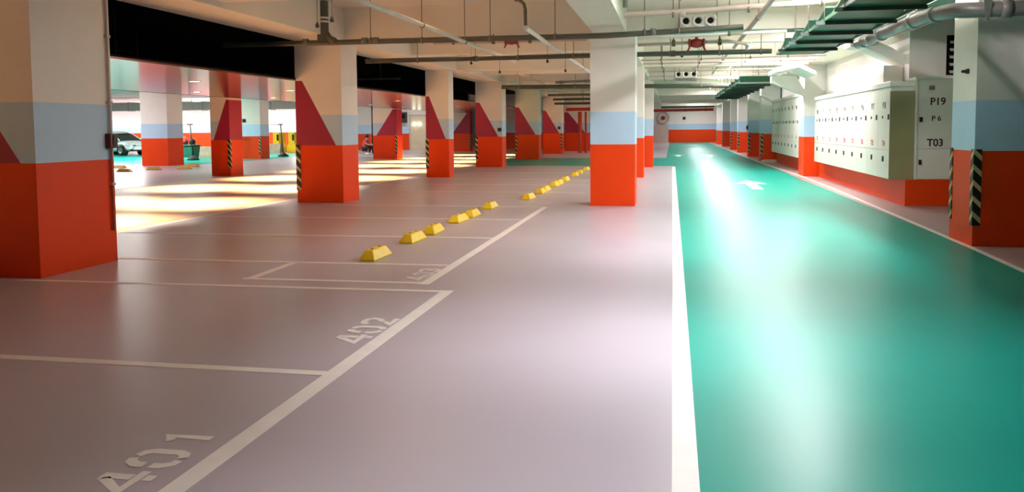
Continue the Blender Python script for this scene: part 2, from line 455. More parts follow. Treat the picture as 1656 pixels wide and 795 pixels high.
strip([(0.06, 0.5), (0.065, 8), (0.05, 27), (0.05, 33.5)], 0.115, 'broad white line between the grey floor and the green lane')
strip([(3.5, 3), (3.55, 9.6), (3.61, 11.4), (3.8, 22), (3.82, 27), (3.6, 36), (3.55, 50), (3.45, 85.9)], 0.075, 'thin white line along the right side of the green lane')
strip([(-2.045, 0.6), (-2.045, 7.715)], 0.11, 'white line along the front of bays 401 and 402')
strip([(-2.1, 4.95), (-4.5, 4.99), (-7.9, 5.0)], 0.09, 'white line between bay 401 and bay 402')
strip([(-2.1, 7.67), (-7.95, 7.65)], 0.085, 'white line closing bay 402 in front of the left pillar')
strip([(-2.36, 8.0), (-2.38, 16.3)], 0.10, 'white line along the front of bay 403 and the bays behind it')
strip([(-2.41, 8.06), (-4.28, 8.06)], 0.085, 'short white line on the near side of the narrow strip marked 403')
strip([(-4.21, 8.1), (-4.21, 9.1)], 0.085, 'short slanting white line closing the strip marked 403 on the left')
strip([(-2.42, 9.16), (-8.02, 9.13)], 0.085, 'white line on the far side of the strip marked 403')
strip([(-2.42, 11.55), (-8.02, 11.5)], 0.085, 'white bay line just past the second wheel stop pair')
strip([(-2.42, 13.95), (-8.02, 13.9)], 0.085, 'white bay line just past the fourth wheel stop')
strip([(-2.33, 16.28), (-6.6, 16.25)], 0.085, 'white bay line running into the base of the second left pillar')
for k, yy in enumerate((20.0, 22.6, 25.0, 28.6, 31.0)):
    strip([(-2.0, yy), (-8.02, yy)], 0.085, ('first', 'second', 'third', 'fourth', 'fifth')[k] + ' faint white bay line beyond the second left pillar')
strip([(-8.1, 5.0), (-8.1, 34.0)], 0.10, 'white line dividing the bays from the warm lit driveway')
strip([(-14.2, 5.0), (-14.2, 34.0)], 0.10, 'pale line on the far side of the warm lit driveway')

def arrow(x, y, s, label):
    b = MB(); pts = [(-0.13, -1.6), (0.13, -1.6), (0.13, 0.5), (0.42, 0.4), (0.0, 1.9), (-0.42, 0.4), (-0.13, 0.5)]
    b.prism([(x + p[0] * s, y + p[1] * s) for p in pts], 'z', 0.0, 0.002)
    tag(b.build('painted_arrow', LINE, None, (x, y, 0)), label, 'floor arrow', 'white arrows on the green lane')
arrow(2.02, 23.0, 1.0, 'white arrow painted on the green lane opposite the near lockers')
arrow(1.85, 46.0, 1.1, 'tiny distant white arrow on the green lane near its end')
arrow(0.3, 46.3, 0.9, 'faint distant white arrow left of the other far one')

# stencilled digits: strokes in a 0.7 x 1 cell (u right, v up)
DIG = {
 '0': [[(0.10, .44), (0.10, .25), (.2, .08), (.32, .05)], [(.42, .05), (.55, .1), (.62, .25), (.62, .75), (.55, .9), (.42, .95)], [(.32, .95), (.2, .92), (.10, .75), (.10, .56)]],
 '1': [[(.22, .78), (.4, .95), (.4, .05)]],
 '2': [[(.08, .72), (.12, .88), (.3, .95), (.5, .93), (.62, .78), (.56, .58), (.36, .38)], [(.30, .31), (.08, .06), (.66, .06)]],
 '3': [[(.08, .78), (.15, .9), (.35, .95), (.55, .9), (.62, .74), (.52, .57), (.34, .52)], [(.34, .47), (.55, .42), (.63, .27), (.55, .1), (.35, .05), (.15, .1), (.08, .22)]],
 '4': [[(.52, .44), (.52, .93), (.44, .93), (.06, .33), (.74, .33)], [(.52, .20), (.52, .02)]],
}
def digits(txt, org, up, adv, height, step, label, wd=0.18):
    """painted number: up = world direction of the tops, adv = reading direction"""
    up = Vector(up); adv = Vector(adv); o3 = Vector((0, 0, 0))
    root = thing('painted_number', org, label, 'floor number', 'painted bay numbers')
    for k, ch in enumerate(txt):
        b = MB()
        for si, st in enumerate(DIG[ch]):
            pts = [Vector((p[0], p[1])) for p in st]; L, R_ = [], []
            for i, p in enumerate(pts):
                d0 = (pts[i] - pts[i - 1]).normalized() if i else None
                d1 = (pts[i + 1] - pts[i]).normalized() if i < len(pts) - 1 else None
                d = (d0 + d1).normalized() if d0 and d1 else (d0 or d1)
                n_ = Vector((-d.y, d.x)); sc = 1.0
                if d0 and d1: sc = min(1.6, 1 / max(0.5, n_.dot(Vector((-d0.y, d0.x)))))
                L.append(p + n_ * wd / 2 * sc); R_.append(p - n_ * wd / 2 * sc)
            poly = R_ + L[::-1]; n = len(pts)
            W3 = lambda q, h: tuple(o3 + adv * (k * step + q.x * step / 0.85) + up * (q.y * height) + Vector((0, 0, h)))
            vs = [W3(q, 0.0003) for q in R_] + [W3(q, 0.0003) for q in L] + [W3(q, .002 + .0006 * si) for q in R_] + [W3(q, .002 + .0006 * si) for q in L]
            fs = []
            for i in range(n - 1):
                fs += [(2 * n + i, 2 * n + i + 1, 3 * n + i + 1, 3 * n + i), (i, i + 1, 2 * n + i + 1, 2 * n + i), (n + i + 1, n + i, 3 * n + i, 3 * n + i + 1)]
            b.add(vs, fs)
        b.build('digit', LINE, root)
digits('401', (-2.19, 3.14, 0), (-1, 0, 0), (0, 1, 0), 0.25, 0.265, 'white painted number 401 on the grey floor nearest the camera')
digits('402', (-2.12, 5.70, 0), (-1, 0, 0), (0, 1, 0), 0.26, 0.285, 'white painted number 402 in the second bay')
digits('403', (-2.42, 8.22, 0), (-1, 0, 0), (0, 1, 0), 0.22, 0.24, 'faint white painted number 403 in the narrow strip')

# ------------------------------------------------------------------ wheel stops
def wheel_stop_mesh(name, m):
    b = MB(); L, W, H = 0.30, 0.095, 0.12
    base = [(-W, -L, 0), (W, -L, 0), (W, L, 0), (-W, L, 0)]
    mid = [(-W, -L, 0.02), (W, -L, 0.02), (W, L, 0.02), (-W, L, 0.02)]
    top = [(-W * .5, -L * .72, H), (W * .5, -L * .72, H), (W * .5, L * .72, H), (-W * .5, L * .72, H)]
    b.add(base + mid + top, [(3, 2, 1, 0)] + [(i, (i + 1) % 4, 4 + (i + 1) % 4, 4 + i) for i in range(4)] + [(4 + i, 4 + (i + 1) % 4, 8 + (i + 1) % 4, 8 + i) for i in range(4)] + [(8, 9, 10, 11)])
    return b.build(name, m, bevel=0.012)
def bolt_mesh(parent, yy):
    MB().cyl((0, yy, 0.115), (0, yy, 0.124), 0.02, 10).build('bolt', RUBBER, parent)
STOPS = [(-3.41, 9.60), (-3.42, 11.12), (-3.40, 12.06), (-3.40, 13.56), (-3.38, 14.42), (-3.38, 15.95),
         (-3.0, 18.1), (-3.0, 19.75), (-3.0, 20.5), (-3.0, 22.2), (-3.0, 23.0), (-3.0, 24.5), (-3.0, 27.0), (-3.0, 28.4), (-3.0, 30.6)]
ORD = ['nearest', 'second', 'third', 'fourth', 'fifth', 'sixth', 'seventh', 'eighth', 'ninth', 'tenth', 'eleventh', 'twelfth', 'thirteenth', 'fourteenth', 'farthest']
s0 = wheel_stop_mesh('wheel_stop', YELLOW); bolt_mesh(s0, 0.12); bolt_mesh(s0, -0.12)
for i, (x, y) in enumerate(STOPS):
    o = s0 if i == 0 else copy_tree(s0)
    o.location = (x, y, 0); o.rotation_euler = (0, 0, random.uniform(-0.06, 0.06))
    tag(o, 'yellow wheel stop, the %s from the camera in the bright row down the bays' % ORD[i], 'wheel stop', 'yellow wheel stops')
FS = [(-22.11, 31.69), (-19.87, 28.75), (-19.65, 30.26), (-18.75, 30.9), (-19.65, 33.02)]
fo = wheel_stop_mesh('wheel_stop', YELLOWD)
FL = ['worn wheel stop at the edge of the left pillar, nearest on the far side', 'worn wheel stop below the parked white car', 'worn wheel stop at the foot of the white pillar by the car', 'worn wheel stop right of the foot of the white pillar', 'worn wheel stop left of the crimson pillar across the driveway']
for i, (x, y) in enumerate(FS):
    o = fo if i == 0 else copy_tree(fo)
    o.location = (x, y, 0); o.rotation_euler = (0, 0, 1.45)
    tag(o, FL[i], 'wheel stop', 'worn wheel stops across the driveway')

# ------------------------------------------------------------------ lockers
def locker_bank(y0, y1, x0, x1, z0, z1, n, label, pn, tn, text=True):
    t = thing('locker_bank', (x0, y0, z0), label, 'lockers', 'wall lockers along the lane')
    D, H, L = x1 - x0, z1 - z0, y1 - y0
    MB().box(0.02, D, 0, L, 0, H).build('body', [LOCK], t)
    MB().box(-0.01, D, -0.004, 0, 0.0, H - 0.08).build('end_panel', OLIVE, t)['label'] = 'olive end panel'
    MB().box(-0.03, D + 0.0, -0.03, L + 0.01, H, H + 0.10).build('top_trim', LOCK, t, bevel=0.01)
    cw = L / n; zs = 0.54
    for i in range(n):
        a, b = i * cw + 0.006, (i + 1) * cw - 0.006; c = (a + b) / 2
        d = MB().box(0.0, 0.02, a, b, zs + 0.005, H - 0.006).build('upper_door', LOCK, t, bevel=0.003)
        rot = (math.pi / 2, 0, -math.pi / 2)
        text_mesh(pn(i), 0.17, 0.001, 'lettering', INKB, d, (-0.0012, c, H - 0.34), rot)
        text_mesh(tn(i), 0.15, 0.001, 'lettering', INKR, d, (-0.0012, c, zs + 0.12), rot)
        MB().box(-0.02, 0, a + .08, a + .12, 1.12, 1.22).build('handle', DARKP, d)
        MB().lathe((0, c + .1, 1.17), [(0.001, -.012), (.028, -.012), (.03, 0)], 12, 0, 'x').build('keyhole', DARKP, d)
        d = MB().box(0.0, 0.02, a, b, 0.006, zs - 0.005).build('lower_door', LOCK, t, bevel=0.003)
        MB().box(-0.02, 0, c - .03, c + .03, 0.32, 0.42).build('handle', DARKP, d)
    return t
locker_bank(17.25, 26.0, 4.0, 4.42, 0.49, 2.22, 9, 'ivory wall locker bank facing the lane, with rows of numbers, nearer the camera', lambda i: 'P%02d' % (18 - i), lambda i: 'T%02d' % (4 + i))
locker_bank(28.35, 36.9, 4.0, 4.42, 0.47, 2.45, 9, 'ivory wall locker bank farther down the lane behind the slim pillar', lambda i: 'P%02d' % (9 - i), lambda i: 'T%02d' % (13 + i))
t = thing('locker_cabinet', (4.44, 17.2, 0.49), 'ivory locker facing the camera marked P19 and T03 beside the shaded pillar', 'lockers', 'wall lockers along the lane')
MB().box(0, 0.66, 0.02, 0.63, 0, 1.86).build('body', LOCK, t)
MB().box(-0.02, 0.66, -0.01, 0.63, 1.86, 1.9).build('top_trim', LOCK, t)
MB().box(-0.02, 0.015, -0.03, 0.02, 0, 1.86).build('edge_strip', LOCK, t)
d = MB().box(0.02, 0.65, 0, 0.02, 0.575, 1.85).build('upper_door', LOCK, t, bevel=0.003)
rx = (math.pi / 2, 0, 0)
text_mesh('P19', 0.19, 0.0015, 'lettering', INK, d, (0.37, -0.0016, 1.44), rx, 0.95)
text_mesh('P 6', 0.13, 0.0015, 'lettering', INK, d, (0.35, -0.0016, 1.13), rx)
text_mesh('T03', 0.19, 0.0015, 'lettering', INK, d, (0.34, -0.0016, 0.68), rx, 0.95)
MB().box(0.06, 0.11, -0.02, 0, 1.07, 1.16).build('handle', DARKP, d)
MB().box(0.21, 0.31, -0.008, 0, 1.66, 1.74).build('label_holder', STEEL, d)
d = MB().box(0.02, 0.65, 0, 0.02, 0.01, 0.565).build('lower_door', LOCK, t, bevel=0.003)
MB().box(0.06, 0.11, -0.02, 0, 0.28, 0.37).build('handle', DARKP, d)

t = thing('louvre_vent', (5.12, 17.85, 2.45), 'black framed louvre vent with white slats beside the shaded pillar', 'vent')
MB().box(0, 0.9, -0.02, 0, 0, 0.75).build('frame', BLACK, t)
for k in range(5): MB().prism([(-0.07, 0.03 + .14 * k), (-0.02, .07 + .14 * k), (-0.02, .085 + .14 * k), (-0.07, .045 + .14 * k)], 'x', 0.05, 0.87).build('slat', PIPEW, t)

# haunched white brace and short post above the lockers
t = thing('ceiling_brace', (3.45, 18.2, 2.4), 'white sloping brace above the near lockers with a shaded underside', 'brace')
MB().prism([(0.0, 0.66), (0.3, 0.62), (1.15, 0.22), (1.15, 0.36), (0.78, 0.62), (0.45, 0.78), (0.0, 0.8)], 'y', 0, 0.7).build('sloping_arm', WHITE, t)
MB().box(0.64, 1.0, 0.05, 0.6, -0.08, 0.28).build('post', WHITE, t)
t = thing('ceiling_brace', (3.3, 27.5, 2.5), 'white sloping brace above the slim pillar between the lockers', 'brace')
MB().prism([(-0.4, 0.3), (0.56, -0.1), (0.56, 0.05), (0.3, 0.5), (-0.4, 0.5)], 'y', -0.5, -0.1).build('sloping_arm', WHITE, t)
MB().prism([(-0.5, 0.5), (0.1, 0.62), (0.56, 0.4), (0.56, 0.5), (0.1, 0.74), (-0.5, 0.62)], 'y', -2.5, -0.5).build('deck', WHITE, t)

# ------------------------------------------------------------------ pipes
def pipe(name, label, cat, path, r, m, hang=(), coup=(), top=ZS, group=None, cm=None, hm=ROD):
    org = path[0]
    o = MB().tube(path, r).build(name, m, None, org); tag(o, label, cat, group)
    for h in hang:
        k = MB(); k.cyl((h[0], h[1], h[2] + r), (h[0], h[1], top), 0.008, 6)
        k.lathe((h[0], h[1], h[2]), [(r + .006, -.02), (r + .012, -.02), (r + .012, .02), (r + .006, .02)], 14, 0, 'x' if abs(path[1][0] - path[0][0]) > abs(path[1][1] - path[0][1]) else 'y')
        k.build('hanger', hm, o, org)
    for c in coup:
        k = MB(); ax = 'x' if abs(path[1][0] - path[0][0]) > abs(path[1][1] - path[0][1]) else 'y'
        k.lathe(c, [(r, -.05), (r * 1.25, -.05), (r * 1.25, .05), (r, .05)], 16, 0, ax)
        k.build('coupling', cm or m, o, org)
    return o
G = 'ceiling pipes'
CROSSP = pipe('water_pipe', 'dark pipe crossing in front of the tops of the second left and middle pillars', 'pipe', [(-8.6, 15.7, 3.15), (-6.9, 15.7, 3.15), (-1.2, 15.7, 3.14), (0.15, 15.7, 3.19), (1.2, 15.7, 3.23)], 0.05, PIPED,
     [(-5.6, 15.7, 3.165), (-4.6, 15.7, 3.145), (-3.3, 15.7, 3.145), (-2.1, 15.7, 3.145), (-0.5, 15.7, 3.18), (0.1, 15.7, 3.2)], [(-5.72, 15.7, 3.166), (-5.5, 15.7, 3.165), (-6.9, 15.7, 3.17), (-.35, 15.7, 3.185)], group=G, cm=PIPEG)
pipe('water_pipe', 'dark green grey pipe running straight across behind the middle pillar', 'pipe', [(-6.45, 17.75, 2.95), (1.9, 17.75, 2.97)], 0.05, PIPED,
     [(-4.05, 17.75, 2.955), (-3.15, 17.75, 2.957), (-2.0, 17.75, 2.96), (-0.05, 17.75, 2.965), (0.9, 17.75, 2.968), (1.7, 17.75, 2.97), (-5.3, 17.75, 2.952)], [(-4.05, 17.75, 2.955), (0.0, 17.75, 2.965)], group=G)
pipe('sprinkler_pipe', 'long white pipe slanting away over the bays left of the drop pipe', 'pipe', [(-3.72, 8.0, 3.047), (-3.63, 20, 3.047)], 0.034, PIPEW, [(-3.69, 12.6, 3.047), (-3.66, 15.2, 3.047)], group=G)
pipe('sprinkler_pipe', 'white pipe slanting away from the dark drop to behind the middle pillar', 'pipe', [(-2.25, 13.38, 3.047), (-2.3, 26.5, 3.047)], 0.036, PIPEW, [(-2.27, 18.6, 3.047), (-2.285, 22.5, 3.047)], group=G)
pipe('sprinkler_pipe', 'long pale pipe slanting away over the green lane', 'pipe', [(1.4, 6.0, 3.3), (1.37, 20.5, 3.3)], 0.04, PIPEP, [(1.4, 10, 3.3), (1.39, 15, 3.3)], [(1.38, 20.4, 3.3)], group=G)
pipe('sprinkler_pipe', 'far thin pale pipe slanting away over the green lane beyond the dark pipe', 'pipe', [(1.36, 22.4, 3.34), (1.36, 32.0, 3.36)], 0.03, PIPEP, [(1.36, 25, 3.3), (1.36, 31, 3.3)], group=G)
pipe('sprinkler_pipe', 'faint thin pipe slanting away near the far driveway pillars', 'pipe', [(-4.9, 27.5, 3.25), (-5.2, 41, 3.3)], 0.03, PIPEP, [(-5.0, 31, 3.27)], group=G)
pipe('drop_pipe', 'bent dark drop pipe hanging from the ceiling over the bays', 'pipe', [(-2.42, 13.4, 3.5), (-2.34, 13.4, 3.475), (-2.28, 13.4, 3.42), (-2.26, 13.4, 3.34), (-2.255, 13.4, 3.09)], 0.028, PIPED, group=G)
pipe('drop_pipe', 'grey upright pipe dropping to a fitting just right of the middle pillar', 'pipe', [(-0.79, 14.75, 3.5), (-0.79, 14.75, 3.94)], 0.04, PIPEG, (), (), group=G)
pipe('water_pipe', 'pinkish pipe crossing high over the green lane above the round fittings', 'pipe', [(-0.8, 14.6, 3.36), (0.4, 14.6, 3.39), (3.6, 14.6, 3.52)], 0.045, PIPEP, [(0.0, 14.6, 3.34), (1.2, 14.6, 3.39), (2.3, 14.6, 3.45)], [(0.15, 14.6, 3.35)], group=G)
pipe('water_pipe', 'thin pipe above the pinkish one over the green lane', 'pipe', [(0.1, 13.6, 3.45), (2.6, 13.6, 3.52)], 0.02, PIPEP, [(0.1, 13.6, 3.45), (.4, 13.6, 3.46), (.67, 13.6, 3.47)], group=G)
pipe('water_pipe', 'thin white pipe crossing the lane just under the round fittings', 'pipe', [(-0.65, 16.3, 3.14), (2.0, 16.3, 3.2)], 0.03, PIPEW, [(1.0, 16.3, 3.18)], group=G)
VP1 = pipe('water_pipe', 'thin pale pipe crossing the lane through the red valve', 'pipe', [(-0.65, 16.6, 3.04), (1.0, 16.6, 3.08), (1.3, 16.62, 3.02), (1.38, 16.9, 3.0), (1.4, 17.4, 3.0)], 0.03, PIPEP, group=G)
VP2 = pipe('water_pipe', 'thin pale pipe over the bays through the red valve cluster', 'pipe', [(-4.6, 16.5, 3.16), (-1.6, 16.5, 3.16)], 0.022, PIPEP, [(-4.2, 16.5, 3.16)], group=G, top=ZB)
for k, (yy, z) in enumerate(((22.5, 3.2), (24.0, 3.22), (25.3, 3.2), (28.0, 3.25), (30.0, 3.22), (32.0, 3.2))):
    pipe('water_pipe', ORD[k].replace('nearest', 'first') + ' of the thin pale pipes across the lane beyond the dark pipe', 'pipe', [(-0.8, yy, z), (3.7, yy, z + .03)], 0.022, PIPEP, [(-0.3, yy, z), (0.7, yy, z), (1.9, yy, z + .02), (2.8, yy, z + .025)], group=G)
pipe('water_pipe', 'dark pipe crossing over the far driveway pillars behind the middle pillar', 'pipe', [(-6.4, 32.5, 3.06), (2.0, 32.5, 2.99)], 0.08, PIPED, [(-5.7, 32.5, 3.06), (-3.6, 32.5, 3.05), (1.0, 32.5, 3.0)], group=G)
pipe('water_pipe', 'dark thin pipe just above the far dark one with a valve body', 'pipe', [(-4.2, 31.5, 3.15), (-2.0, 31.5, 3.2)], 0.05, PIPEG, [(-3.0, 31.5, 3.18)], [(-4.0, 31.5, 3.155), (-3.1, 31.5, 3.175)], group=G)
for k, (z, x0, yy) in enumerate(((3.15, -6.2, 43.5), (2.95, -6.0, 44.0), (2.75, -6.0, 44.5))):
    pipe('water_pipe', ('top', 'middle', 'bottom')[k] + ' one of three brown pipes above the sixth driveway pillar', 'pipe', [(x0, yy, z), (-1.6, yy, z)], 0.06, PIPED if k else PIPEG, [(-4.5, yy, z)], group=G)
pipe('sprinkler_pipe', 'red sprinkler header high behind the middle pillar', 'pipe', [(-6.3, 52.0, 2.6), (-2.0, 52.0, 2.65)], 0.10, REDP, [(-4.6, 52, 2.61)], [(-4.4, 52, 2.62)], group=G)
pipe('sprinkler_pipe', 'red upright sprinkler riser on the left of the pair by the far pillar', 'pipe', [(-5.45, 51.8, 0.0), (-5.45, 51.8, 2.45)], 0.12, REDP, (), (), group=G)
pipe('sprinkler_pipe', 'red upright sprinkler riser on the right of the pair by the far pillar', 'pipe', [(-5.1, 51.8, 0.0), (-5.1, 51.8, 2.45)], 0.06, REDP, (), (), group=G)
pipe('sprinkler_pipe', 'red pipe running across the top of the end wall of the lane', 'pipe', [(-1.85, 80.0, 3.0), (3.6, 80.0, 3.05)], 0.13, REDP, [(0, 80, 3.02), (2, 80, 3.04)], [(-.6, 80, 3.01), (1.1, 80, 3.03), (2.9, 80, 3.045)], group=G)
pipe('water_pipe', 'dark pipe just above the red one at the end of the lane', 'pipe', [(-1.0, 78.0, 3.25), (3.6, 78.0, 3.28)], 0.09, PIPED, [(0.5, 78, 3.26)], group=G)
# pipes seen in the dark void over the driveway
pipe('water_pipe', 'dim pipe in the black void above the driveway panels, running away', 'pipe', [(-11.8, 9, 2.95), (-11.0, 22.5, 3.0)], 0.04, PIPED, [(-11.33, 17, 2.975)], group=G)
pipe('water_pipe', 'dim lower pipe crossing the black void above the driveway panels', 'pipe', [(-13.9, 17.0, 2.78), (-10.6, 15.4, 2.78)], 0.025, PIPED, [(-10.8, 15.5, 2.78)], group=G)
pipe('water_pipe', 'dim pipe in the farther black void past the second left pillar', 'pipe', [(-12.5, 24, 2.95), (-8.0, 25, 3.0)], 0.03, PIPED, [(-8.6, 24.9, 2.99), (-10.5, 24.5, 2.97)], group=G)

# big vertical stack with clamps beside the second left pillar
t = MB().tube([(0, 0, -0.04), (0, 0, 0.5), (0, 0, 0.72)], 0.11, 16).build('riser', PIPED, CROSSP); t.location = (2.05, 0, 0.06); t['label'] = 'thick dark upright drain riser with pale clamps'
for z in (0.33, 0.40): MB().lathe((0, 0, z), [(.11, -.018), (.125, -.018), (.125, .018), (.11, .018)], 18).build('clamp', PIPEW, t)
MB().tube([(-0.1, 0, 0.5), (-0.3, -0.05, 0.58), (-0.62, -0.1, 0.66)], 0.03).build('branch', PIPED, t)
MB().tube([(0.05, 0, 0.12), (0.12, 0, 0.02), (0.24, 0, -0.05)], 0.07).build('elbow', PIPED, t)

# thick grey plastic pipe turning over the right pillar
path = [(6.6, 11.2, 2.89), (4.0, 11.2, 2.86), (3.62, 11.2, 2.855), (3.45, 11.24, 2.86), (3.36, 11.36, 2.875), (3.32, 11.6, 2.89), (3.31, 12.2, 2.93), (3.3, 13.2, 2.95), (3.3, 16.7, 2.98)]
o = MB().tube(path, 0.093, 18).build('drain_pipe', PVC, None, path[0]); tag(o, 'thick grey plastic pipe bending over the top of the right pillar', 'pipe', G)
for (c, ax) in (((3.85, 11.2, 2.858), 'x'), ((4.55, 11.2, 2.866), 'x'), ((3.31, 12.0, 2.915), 'y'), ((3.3, 14.9, 2.965), 'y'), ((3.3, 16.2, 2.975), 'y')):
    MB().lathe(c, [(.093, -.06), (.108, -.06), (.108, .06), (.093, .06)], 18, 0, ax).build('coupling', PVC, o, path[0])
for yy in (13.0, 15.6):
    k = MB(); k.cyl((3.3, yy, 3.05), (3.3, yy, ZS), 0.01, 6); k.lathe((3.3, yy, 2.955), [(.1, -.03), (.115, -.03), (.115, .03), (.1, .03)], 18, 0, 'y'); k.box(3.18, 3.42, yy - .02, yy + .02, 3.05, 3.08)
    k.build('hanger', STEEL, o, path[0])
k = MB(); k.prism([(-.05, .1), (.05, .1), (.015, -.15), (-.015, -.15)], 'y', -.01, .01)
k.v = [(x + 3.62, y + 11.09, z + 2.86) for x, y, z in k.v]; k.build('bracket', STEEL, o, path[0])

# ------------------------------------------------------------------ valves and triple round fittings
def valve(par, x, label, s=1.0):
    b = MB(); b.lathe((0, 0, 0), [(.02 * s, -.12 * s), (.07 * s, -.1 * s), (.09 * s, 0), (.07 * s, .1 * s), (.02 * s, .12 * s)], 16, 0, 'x')
    b.cyl((0, 0, .05 * s), (0, 0, .13 * s), .03 * s, 10)
    t = b.build('sprinkler_valve', REDM, par); t.location = (x, 0, 0.01); t['label'] = label
    for sx in (-1, 1):
        MB().lathe((sx * .13 * s, 0, 0), [(.03, -.02), (.085 * s, -.02), (.085 * s, .02), (.03, .02)], 16, 0, 'x').build('flange', REDM, t)
        MB().cyl((sx * .13 * s, 0, -.08 * s), (sx * .17 * s, 0, -.15 * s), .018 * s, 8).build('lug', REDM, t)
    for sx in (-1, 1):
        b = MB(); b.lathe((sx * .42 * s, 0, 0), [(.03, -.05), (.045, 0), (.03, .07), (.012, .08), (.012, .14), (0.001, .145)], 12)
        b.build('gate_valve', BRASS, t)
    return t
valve(VP1, 1.08, 'red brown sprinkler valve')
valve(VP2, 1.55, 'dark red sprinkler valve', 0.85)

def triple(x, y, z, label, s=1.0):
    t = thing('triple_nozzle_fan', (x, y, z), label, 'ventilation fan', 'fittings with three round openings')
    MB().box(-.33 * s, .33 * s, 0, .4 * s, -.11 * s, .11 * s).build('housing', WHITE, t, bevel=0.02)
    for k in (-1, 0, 1):
        n_ = MB().lathe((k * .22 * s, 0, .01), [(.10 * s, 0), (.105 * s, -.06 * s), (.085 * s, -.06 * s), (.06 * s, -.01 * s), (.055 * s, .0)], 20, 0, 'y').build('nozzle', PIPEW, t)
        MB().lathe((k * .22 * s, -.012, .01), [(.056 * s, 0.0), (0.001, 0.0)], 20, 0, 'y').build('opening', BLACK, n_)
    MB().prism([(-.36 * s, -.12 * s), (.36 * s, -.12 * s), (.3 * s, -.18 * s), (-.3 * s, -.18 * s)], 'y', 0, .38 * s).build('base_tray', PVC, t)
    for sx in (-1, 1): MB().cyl((sx * .34 * s, .1, -.1 * s), (sx * .34 * s, .1, ZS - z), .008, 6).build('hanger', ROD, t)
    return t
triple(0.45, 16.4, 3.43, 'white fitting with three round openings above the red valve over the green lane')
triple(0.42, 28.9, 3.2, 'smaller far fitting with three round openings over the green lane beyond the dark pipe', 1.1)

def detector(x, y, z, label):
    t = thing('ceiling_detector', (x, y, z), label, 'detector', 'small detectors hanging over the bays')
    MB().cyl((0, 0, .03), (0, 0, ZS - z), .007, 6).build('rod', ROD, t)
    MB().lathe((0, 0, 0), [(.001, -.045), (.028, -.04), (.034, -.01), (.02, .03), (.008, .05)], 14).build('head', DARKP, t)
detector(-5.6, 13.2, 3.17, 'small dark detector on a rod near the second left pillar, left and lower of two')
detector(-5.35, 13.2, 3.25, 'small dark detector on a rod near the second left pillar, right and higher of two')
for sp, (px, py) in enumerate(((-4.9, 21.0), (-3.0, 21.0), (-4.9, 24.6), (-3.0, 24.6), (0.2, 20.2), (3.0, 20.2), (0.2, 26.9), (3.1, 26.9))):
    detector(px, py, 3.12, 'small rod hung detector over the %s, %s one' % ('bays past the dark pipe' if px < -1 else 'lane past the dark pipe', ('near left', 'near right', 'far left', 'far right')[sp % 4]))
# ------------------------------------------------------------------ green trays along the lane
def tray(x0, x1, y0, n, pitch, z, label):
    t = thing('cable_tray', (x0, y0, z), label, 'cable tray', 'green cable trays over the lane')
    W = x1 - x0; L = n * pitch
    for k in range(n):
        a = k * pitch; b = MB(); seg = 8; vs = []
        for i in range(seg + 1):
            s = i / seg; yy = a + 0.06 + s * (pitch - 0.08); zz = 0.2 * (1 - s) ** 1.3
            vs += [(0.0, yy, zz), (W, yy, zz), (0.0, yy, zz + 0.02), (W, yy, zz + .02)]
        fs = []
        for i in range(seg):
            q = 4 * i
            fs += [(q, q + 4, q + 5, q + 1), (q + 2, q + 3, q + 7, q + 6), (q, q + 2, q + 6, q + 4), (q + 1, q + 5, q + 7, q + 3)]
        fs += [(0, 1, 3, 2), (4 * seg, 4 * seg + 2, 4 * seg + 3, 4 * seg + 1)]
        b.add(vs, fs, 0, False); b.build('panel', TGREEN, t)
        MB().box(-0.14, W + 0.04, a - 0.02, a + 0.04, -0.05, 0.0).build('support_bar', DGREEN, t)
        for xx in (-0.02, W + .02):
            MB().cyl((xx, a + .01, 0.0), (xx, a + .01, ZS - z), 0.008, 6).build('hanger', ROD, t)
    for xx in (-0.02, W): MB().box(xx, xx + 0.02, 0, L, 0.0, 0.05).build('side_rail', TGREEN, t)
    return t
tray(2.16, 3.08, -0.3, 13, 1.5, 3.0, 'near wide green tray with cross bars hanging over the right of the lane')  # near end runs on unseen to keep light off the right pillar
tray(2.16, 3.3, 29.5, 9, 2.0, 2.95, 'far green tray hanging over the right of the lane near the distant pillars')
# ------------------------------------------------------------------ lamps
RANK = ['nearest', 'second', 'third', 'fourth', 'fifth', 'sixth', 'seventh', 'eighth', 'ninth', 'tenth', 'eleventh', 'twelfth', 'thirteenth', 'fourteenth', 'fifteenth', 'sixteenth', 'seventeenth', 'eighteenth']
def batten(x, y, z, m, label, rot=0.0, L=1.4, group='ceiling tube lamps', watts=100.0, col=(1, 1, 1), up=0.22, spread=180):
    t = thing('tube_lamp', (x, y, z), label, 'lamp', group, rot)
    MB().box(-.05, .05, -L / 2 - .03, L / 2 + .03, 0, .06).build('housing', PIPEW, t)
    MB().cyl((0, -L / 2, -.03), (0, L / 2, -.03), .022, 10).build('tube', m, t)
    for s in (-1, 1): MB().box(-.02, .02, s * (L / 2 + .015) - .015, s * (L / 2 + .015) + .015, -.06, 0).build('end_cap', PIPEW, t)
    MB().cyl((0, -.4, .06), (0, -.4, ZS - z), .006, 6).build('hanger', ROD, t)
    MB().cyl((0, .4, .06), (0, .4, ZS - z), .006, 6).build('hanger', ROD, t)
    for nm, zz, frac, ry in (('tube_light', -.06, 1 - up, 0.0), ('tube_uplight', .075, up, math.pi)):
        d = bpy.data.lights.new(nm, 'AREA'); d.shape = 'RECTANGLE'; d.size = .1; d.size_y = L
        d.energy = watts * frac; d.color = col
        if nm == 'tube_light': d.spread = math.radians(spread)
        o = bpy.data.objects.new(nm, d); COL.objects.link(o); o.parent = t; o.location = (0, 0, zz); o.rotation_euler = (0, ry, 0)
    return t
k = 0
